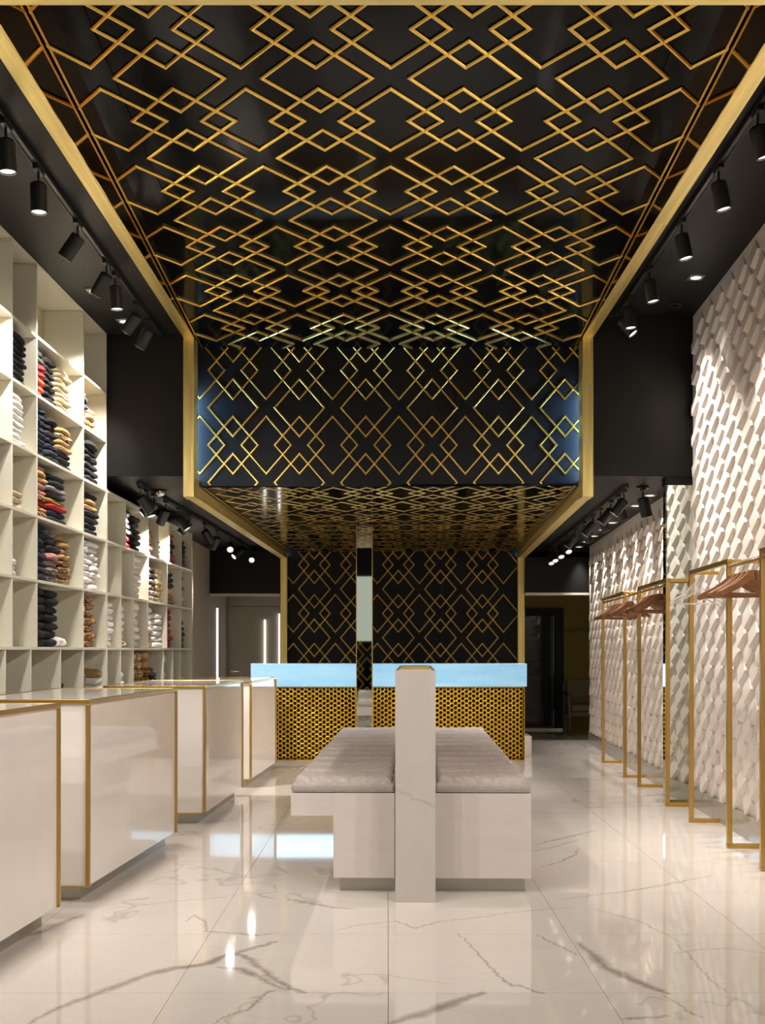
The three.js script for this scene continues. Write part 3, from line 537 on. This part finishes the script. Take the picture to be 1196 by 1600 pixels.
// ---------------------------------------------------------------- clothes racks and hangers on the right
const xr = (d) => 2.242 + 0.043 * (d - 7.36);
function rack(label, dF, dN, rod) {
  const o = thing('clothes_rack', label, 'clothes rack', V(xr((dF + dN) / 2), 0, (dF + dN) / 2), -Math.atan(0.043)), L = dF - dN, s = 0.034, H = 1.9;
  for (const z of [-L / 2, L / 2]) {
    mesh('post', rb(s, H - s, s, 0, H / 2, z, 0.003), M.brassSatin, o);
    mesh('foot', rb(0.27, s * 0.9, s, 0.118, s * 0.45, z, 0.003), M.brassSatin, o);
    mesh('wall_arm', rb(0.245, s * 0.8, s * 0.8, 0.14, H - s * 0.5, z, 0.003), M.brassSatin, o);
  }
  mesh('top_rail', rb(s, s, L + s, 0, H - s / 2 + 0.001, 0, 0.003), M.brassSatin, o);
  const [a, b] = rod, zm = (dF + dN) / 2; mesh('hanging_rod', new THREE.CylinderGeometry(0.009, 0.009, a - b, 12).rotateX(Math.PI / 2).translate(0, 1.845, zm - (a + b) / 2), M.brassSatin, o);
}
rack('brass clothes rack farthest from the camera, beside the dark doorway', 12.93, 11.43, [12.93, 10.65]);
rack('second farthest brass clothes rack, full of wooden hangers by the mirrored pilaster', 10.63, 9.32, [10.63, 9.32]);
rack('wide brass clothes rack in front of the scale wall, before the mirrored pilaster', 8.457, 7.36, [7.34, 6.625]);
rack('brass clothes rack nearest the camera, cut by the right picture edge', 6.6, 5.5, [6.6, 5.5]);
const armShape = (() => { const s = new THREE.Shape(), R = [[0.034, 0.03], [0.046, 0.012], [0.075, -0.014], [0.13, -0.05], [0.195, -0.082], [0.222, -0.097], [0.226, -0.112], [0.214, -0.122], [0.19, -0.112], [0.12, -0.083], [0.06, -0.048], [0.02, -0.022]]; s.moveTo(0, 0.032); R.forEach((p) => s.lineTo(...p)); s.lineTo(0, -0.02); [...R].reverse().forEach(([x, y]) => s.lineTo(-x, y)); return s; })();
const shoulderG = new THREE.ExtrudeGeometry(armShape, { depth: 0.012, bevelThickness: 0.004, bevelSize: 0.004, bevelSegments: 2, curveSegments: 8 }).translate(0, 0, -0.006);
const barG = new THREE.CylinderGeometry(0.006, 0.006, 0.38, 10).rotateZ(Math.PI / 2).translate(0, -0.108, 0);
const hookG = new THREE.TubeGeometry(new THREE.CatmullRomCurve3([[0, 0.02], [0, 0.06], [0.012, 0.078], [0.018, 0.096], [0.008, 0.112], [-0.008, 0.113], [-0.017, 0.1]].map(([x, y]) => new THREE.Vector3(x, y, 0))), 24, 0.0026, 6);
function hanger(wood, label, d, turn, group, off = 0) {
  const o = thing('clothes_hanger', label, 'hanger', V(xr(d) + off, 1.752, d), turn, group);
  mesh('shoulder_piece', shoulderG, wood ? M.wood : M.clear, o); mesh('trouser_bar', barG, wood ? M.wood : M.clear, o); mesh('hook', hookG, M.chrome, o);
}
[[12.35, 0.5], [12.2, 0.35], [12.08, 0.42], [11.95, 0.3], [11.82, 0.4], [11.7, 0.28], [11.3, 0.36], [11.15, 0.3]].forEach(([d, t], i) => hanger(true, `wooden clothes hanger on the farthest rack, ${['farthest one', 'second from the far end', 'third from the far end', 'fourth from the far end', 'fifth from the far end', 'sixth from the far end', 'first past the near post', 'nearest one past the near post'][i]}`, d, t, 'wooden hangers on the farthest rack'));
[[10.3, 0.4], [10.15, 0.22], [10.02, 0.34], [9.9, 0.25], [9.78, 0.36], [9.66, 0.3]].forEach(([d, t], i) => hanger(true, `wooden clothes hanger on the rack by the mirrored pilaster, ${['farthest one', 'second', 'third', 'fourth', 'fifth', 'nearest one'][i]}${i && i < 5 ? ' from the far end' : ''}`, d, t, 'wooden hangers on the second farthest rack'));
[[7.25, -0.35], [7.12, 0.28], [7.02, 0.2], [6.92, 0.32], [6.8, 0.25]].forEach(([d, t], i) => hanger(true, `large wooden clothes hanger beside the widest rack, ${['farthest and turned away', 'second from the far end', 'third from the far end', 'fourth from the far end', 'nearest one'][i]}`, d, t, 'wooden hangers nearest the camera'));
hanger(false, 'clear plastic clothes hanger beside the wide rack before the pilaster', 8.3, 0.35, undefined, 0.0);

// ---------------------------------------------------------------- lamps
const housingG = new THREE.LatheGeometry([[0, 0.0], [0.036, 0], [0.043, -0.006], [0.045, -0.014], [0.045, -0.154], [0.0435, -0.158], [0.039, -0.158], [0.0385, -0.148], [0, -0.147]].map(([x, y]) => new THREE.Vector2(x, y)), 28);
const lensG = new THREE.CylinderGeometry(0.0375, 0.0375, 0.003, 24).translate(0, -0.1505, 0);
const rimG = new THREE.TorusGeometry(0.041, 0.0022, 8, 28).rotateX(Math.PI / 2).translate(0, -0.158, 0);
const stemG = new THREE.CylinderGeometry(0.007, 0.007, 0.075, 10).translate(0, -0.055, 0), adapterG = rb(0.034, 0.03, 0.11, 0, -0.012, 0, 0.006), yokeG = rb(0.022, 0.03, 0.03, 0, -0.092, 0, 0.006);
function lampLight(p, dir, cd, angle, blend) {
  const l = new THREE.SpotLight(new THREE.Color(1, 0.94, 0.875), cd, 0, angle, blend, 2); l.name = 'spot'; l.position.copy(p); l.target.position.copy(p).add(dir); l.castShadow = true; l.shadow.radius = 1.6; l.target.name = 'spot_aim'; scene.add(l, l.target);
}
function spot(label, group, x, y, d, dir, cd, angle = 0.62, scale = 1) {   // (x, y, d): where it meets the track
  const o = thing('track_spotlight', label, 'spotlight', V(x, y, d), 0, group);
  mesh('adapter', adapterG, M.lamp, o); mesh('stem', stemG, M.lamp, o); mesh('knuckle', yokeG, M.lamp, o);
  const dv = new THREE.Vector3(dir[0], dir[1], -dir[2]).normalize(), q = new THREE.Quaternion().setFromUnitVectors(new THREE.Vector3(0, -1, 0), dv);
  const start = new THREE.Vector3(0, -0.098, 0).addScaledVector(dv, -0.012);
  for (const [n, g, m] of [['housing', housingG, M.lamp], ['lens', lensG, cd < K.low * 0.2 ? M.glowDim : M.glow], ['rim', rimG, M.steel]]) { const h = mesh(n, g, m, o, start); h.quaternion.copy(q); h.scale.setScalar(scale); }
  lampLight(o.position.clone().add(start).addScaledVector(dv, 0.172 * scale), dv, cd, angle, 0.95);
}
function track(label, x0, d0, x1, d1, y) {
  const o = thing('light_track', label, 'light track', V((x0 + x1) / 2, y, (d0 + d1) / 2), -Math.atan2(x1 - x0, d1 - d0)), L = Math.hypot(x1 - x0, d1 - d0);
  mesh('rail', rb(0.036, 0.026, L, 0, 0.013, 0, 0.003), M.lamp, o); for (const s of [-1, 1]) mesh('rail_lip', bx(0.004, 0.008, L - 0.01, s * 0.015, -0.003, 0), M.lamp, o);
}
function downlight(label, x, y, d, lit, dir = [0, -1, 0], cd = K.down, turn = 0, angle = 0.55) {
  const o = thing('recessed_downlight', label, 'downlight', V(x, y, d), turn, 'square recessed downlights'), f = new THREE.Shape([[-0.055, -0.055], [0.055, -0.055], [0.055, 0.055], [-0.055, 0.055]].map((p) => new THREE.Vector2(...p)));
  f.holes.push(new THREE.Path().absarc(0, 0, 0.04, 0, Math.PI * 2, true));
  mesh('bezel', new THREE.ExtrudeGeometry(f, { depth: 0.005, bevelThickness: 0.0015, bevelSize: 0.0015, bevelSegments: 1, curveSegments: 20 }).rotateX(Math.PI / 2), lit ? M.steel : M.lamp, o);
  mesh('lens', new THREE.CylinderGeometry(0.038, 0.038, 0.004, 24).translate(0, -0.003, 0), lit ? M.glow : M.smoked, o);
  if (lit) lampLight(V(x, y - 0.012, d), new THREE.Vector3(dir[0], dir[1], -dir[2]).normalize(), cd, angle, 0.8);
}
track('black light track on the upper left ceiling above the tall shelves', -1.9, 0.6, -1.9, 9.34, CL - 0.028);
track('black light track on the upper right ceiling above the scale wall', 1.895, 0.6, 1.895, 9.3, CR - 0.028);
track('black light track on the low left soffit above the lower shelves', -2.165, 9.68, -1.93, 16.1, SOF - 0.028);
track('black light track on the low right soffit beside the scale wall', 2.1, 9.85, 2.28, 15.9, SOF - 0.028);
const nth = ['nearest the camera', 'second from the camera', 'third from the camera', 'fourth from the camera', 'fifth from the camera', 'sixth from the camera', 'seventh from the camera', 'eighth from the camera', 'ninth from the camera', 'tenth from the camera', 'farthest one'];
[[5.56, [0.05, -1, 0.05]], [6.08, [0.02, -1, 0]], [6.85, [-0.75, -1, 0.15]], [7.55, [-0.6, -0.8, 0.35]], [7.80, [0.05, -1, 0.05]], [8.46, [-0.8, -0.9, 0.3]], [8.86, [-0.55, -0.9, 0.2]]]
  .forEach(([d, dir], i) => spot(`black cylinder spotlight on the upper left track, ${nth[i]}${Math.abs(dir[0]) > 0.3 ? ', tilted to the shelves' : ''}`, 'spotlights on the upper left track', -1.9, CL - 0.03, d, dir, Math.abs(dir[0]) > 0.3 ? K.track * 1.5 : K.track * 0.6));
[[5.74, [0.3, -1, 0.1]], [6.42, [0.22, -1, 0.05]], [7.23, [0.2, -1, 0]], [8.12, [0.18, -1, 0]], [8.78, [0.05, -1, 0]], [9.08, [0.75, -1, -0.25]]]
  .forEach(([d, dir], i) => spot(`black cylinder spotlight on the upper right track, ${nth[i]}${i === 5 ? ', tilted to the wall' : ''}`, 'spotlights on the upper right track', 1.895, CR - 0.03, d, dir, K.track * 1.25));
// the same two tracks carry on over the entrance, out of the picture
for (const [i, d] of [1.4, 2.6, 3.8, 4.8].entries()) {
  spot(`black spotlight on the upper left track over the entrance, number ${['one', 'two', 'three', 'four'][i]} from the door`, 'spotlights over the entrance', -1.9, CL - 0.03, d, [0.4, -1, 0.75], K.near, 0.95);
  spot(`black spotlight on the upper right track over the entrance, number ${['one', 'two', 'three', 'four'][i]} from the door`, 'spotlights over the entrance', 1.895, CR - 0.03, d, [-0.75, -1, 0.7], K.near, 0.95);
}
const xl = (d) => -2.165 + 0.0366 * (d - 9.68);
[[9.78, [0.5, -0.8, 0.5]], [10.0, [0.3, -1, -0.1]], [10.25, [-0.8, -0.7, -0.3]], [10.7, [-0.5, -0.9, 0.4]], [11.25, [0.6, -0.8, 0]], [11.75, [-0.7, -0.8, -0.1]], [12.56, [0.5, -0.9, 0.5]], [13.3, [-0.5, -0.9, 0.3]], [14.2, [0.1, -0.55, -1]], [14.98, [-0.6, -0.6, -0.5]], [15.9, [0.1, -0.5, -1]]]
  .forEach(([d, dir], i) => spot(`black spotlight on the low left track, ${nth[i]}`, 'spotlights on the low left track', xl(d), SOF - 0.03, d, dir, i === 8 || i === 10 ? K.low * 0.06 : K.low));
const xq = (d) => 2.1 + 0.03 * (d - 9.85);
[10.0, 10.3, 10.7, 11.3, 11.8, 12.45, 13.2, 13.95, 14.7, 15.35, 15.8].forEach((d, i) => spot(`black spotlight on the low right track, ${nth[i]}`, 'spotlights on the low right track', xq(d), SOF - 0.03, d, [i > 6 ? 0.1 : i % 2 ? 0.4 : -0.6, -0.8, i > 6 ? -0.6 : 0.1], K.low * (i > 6 ? 0.1 : i % 2 ? 0.3 : 1)));
{ const n = 'mounting_disc'; spot('larger black spotlight on its own round base beside the low right track', undefined, 2.27, SOF - 0.012, 9.98, [0.25, -1, 0.1], K.track * 0.35, 0.45, 1.12); mesh(n, new THREE.CylinderGeometry(0.055, 0.055, 0.018, 24), M.lamp, scene.children[scene.children.length - 3], new THREE.Vector3(0, 0.003, 0)); }
downlight('square recessed downlight on the upper left ceiling, the nearer one', -2.16, CL - 0.006, 8.24, true); downlight('square recessed downlight on the upper left ceiling, near the black drop', -2.12, CL - 0.006, 9.0, true);
downlight('lit square recessed downlight on the upper right ceiling near the wall', 2.306, CR - 0.006, 8.39, true, [0, -1, 0], K.down * 0.4); downlight('unlit square recessed downlight on the upper right ceiling corner', 2.32, CR - 0.006, 9.07, false);
for (let i = 0; i < 8; i++) { const d = 10.5 + i * 0.75; downlight(`recessed downlight grazing the far scale wall, ${nth[i]}`, xw(d) - 0.15, SOF - 0.006, d, true, [0.10, -1, 0], K.down * 1.1, -WA, 0.5); }
{ const o = thing('smoke_detector', 'round chrome smoke detector on the low left soffit', 'smoke detector', V(-2.08, SOF, 10.2)); mesh('dome', new THREE.LatheGeometry([[0.05, 0], [0.05, -0.02], [0.045, -0.04], [0.03, -0.056], [0, -0.062]].map(([x, y]) => new THREE.Vector2(x, y)), 24), M.chrome, o); mesh('collar', new THREE.CylinderGeometry(0.06, 0.06, 0.014, 24).translate(0, -0.007, 0), M.lamp, o); }

// ---------------------------------------------------------------- far end: fitting rooms on the left, dark side room on the right
{
  const o = new THREE.Group(); o.name = 'door_1'; o.position.copy(V(-2.15, 0, 18.05)); o.userData.kind = 'structure'; scene.add(o);
  mesh('door_leaf', rb(0.84, 2.0, 0.03, 0, 1.0, 0.016, 0.003), M.wall, o); mesh('transom', rb(0.84, 0.3, 0.02, 0, 2.16, 0.011, 0.003), M.wall, o);
  const h = mesh('door_handle', merge([new THREE.CylinderGeometry(0.024, 0.024, 0.012, 16).rotateX(Math.PI / 2), new THREE.CylinderGeometry(0.009, 0.009, 0.05, 10).rotateX(Math.PI / 2).translate(0, 0, 0.03), rb(0.13, 0.018, 0.016, 0.055, 0, 0.055, 0.006)]), M.chrome, o, new THREE.Vector3(-0.36, 0.96, 0.038));
  const vl = (label, x, y0, y1, d, nx) => { const t = thing('light_strip', label, 'light strip', V(x, (y0 + y1) / 2, d)); const L = y1 - y0; mesh('light_tube', rb(0.024, L, 0.024, nx * 0.014, 0, nx ? 0 : 0.014, 0.008, 2), M.strips, t); mesh('bracket', rb(0.03, 0.03, 0.03, nx * 0.014, L / 2 + 0.014, nx ? 0 : 0.014, 0.004), M.chrome, t);
    const l = new THREE.RectAreaLight(new THREE.Color(1, 0.93, 0.85), 4, 0.024, L); l.name = 'strip_light'; l.position.copy(V(x + nx * 0.04, (y0 + y1) / 2, d - (nx ? 0 : 0.04))); l.lookAt(V(x + nx * 2, (y0 + y1) / 2, d - (nx ? 0 : 2))); scene.add(l); };
  vl('upright white light tube on the left fitting room wall', -2.6, 0.75, 1.94, 16.95, 1);
  vl('upright white light tube on the far fitting room door', -1.985, 0.5, 1.79, 18.016, 0);
  vl('upright white light tube at the right edge of the fitting room', -1.75, 0.5, 1.89, 18.016, 0);
}
{
  const o = new THREE.Group(); o.name = 'door_2'; o.position.copy(V(2.5, 0, 18.32)); o.userData.kind = 'structure'; scene.add(o);
  for (const [a, b, c, d] of [[-0.42, -0.34, 0, 1.98], [0.22, 0.36, 0, 1.98], [-0.34, 0.22, 1.86, 1.98]]) mesh('door_frame', span(a, b, c, d, -0.08, 0, 0.004), M.black, o);
  mesh('door_pane', span(-0.34, 0.22, 0.06, 1.86, -0.03, -0.02), M.smoked, o); mesh('door_stile', span(0.16, 0.2, 0.06, 1.86, -0.045, -0.03, 0.003), M.lamp, o); mesh('threshold', span(-0.34, 0.36, 0, 0.03, -0.1, 0), M.steel, o);
}
{
  const o = thing('armchair', 'dark wood armchair with olive cushions in the unlit side room', 'chair', V(3.02, 0, 17.25));
  for (const [x, z] of [[-0.27, 0.25], [0.27, 0.25], [-0.27, -0.25], [0.27, -0.25]]) mesh('leg', rb(0.045, z > 0 ? 0.62 : 0.78, 0.045, x, (z > 0 ? 0.62 : 0.78) / 2, z, 0.006), M.darkWood, o);
  for (const x of [-0.27, 0.27]) mesh('armrest', rb(0.06, 0.03, 0.56, x, 0.63, 0, 0.01), M.darkWood, o);
  mesh('seat_frame', rb(0.5, 0.07, 0.5, 0, 0.33, 0, 0.006), M.darkWood, o); mesh('seat', rb(0.49, 0.11, 0.5, 0, 0.42, 0, 0.03, 3), M.oliveSeat, o); mesh('backrest', rb(0.5, 0.4, 0.1, 0, 0.66, -0.2, 0.035, 3), M.oliveSeat, o);
}
tag(mesh('light_switch', rb(0.012, 0.09, 0.06, 0.006, 0, 0, 0.003), M.board, scene, V(-2.6, 1.58, 16.1)), 'small white switch plate on the plain wall past the shelves', 'switch');
// hall outside: its pale floor and far wall close the view through the open front
struct('floor_hall', span(-6, 6, -0.16, -0.002, -8, -2.11), M.grout);
renderer.render(scene, camera);
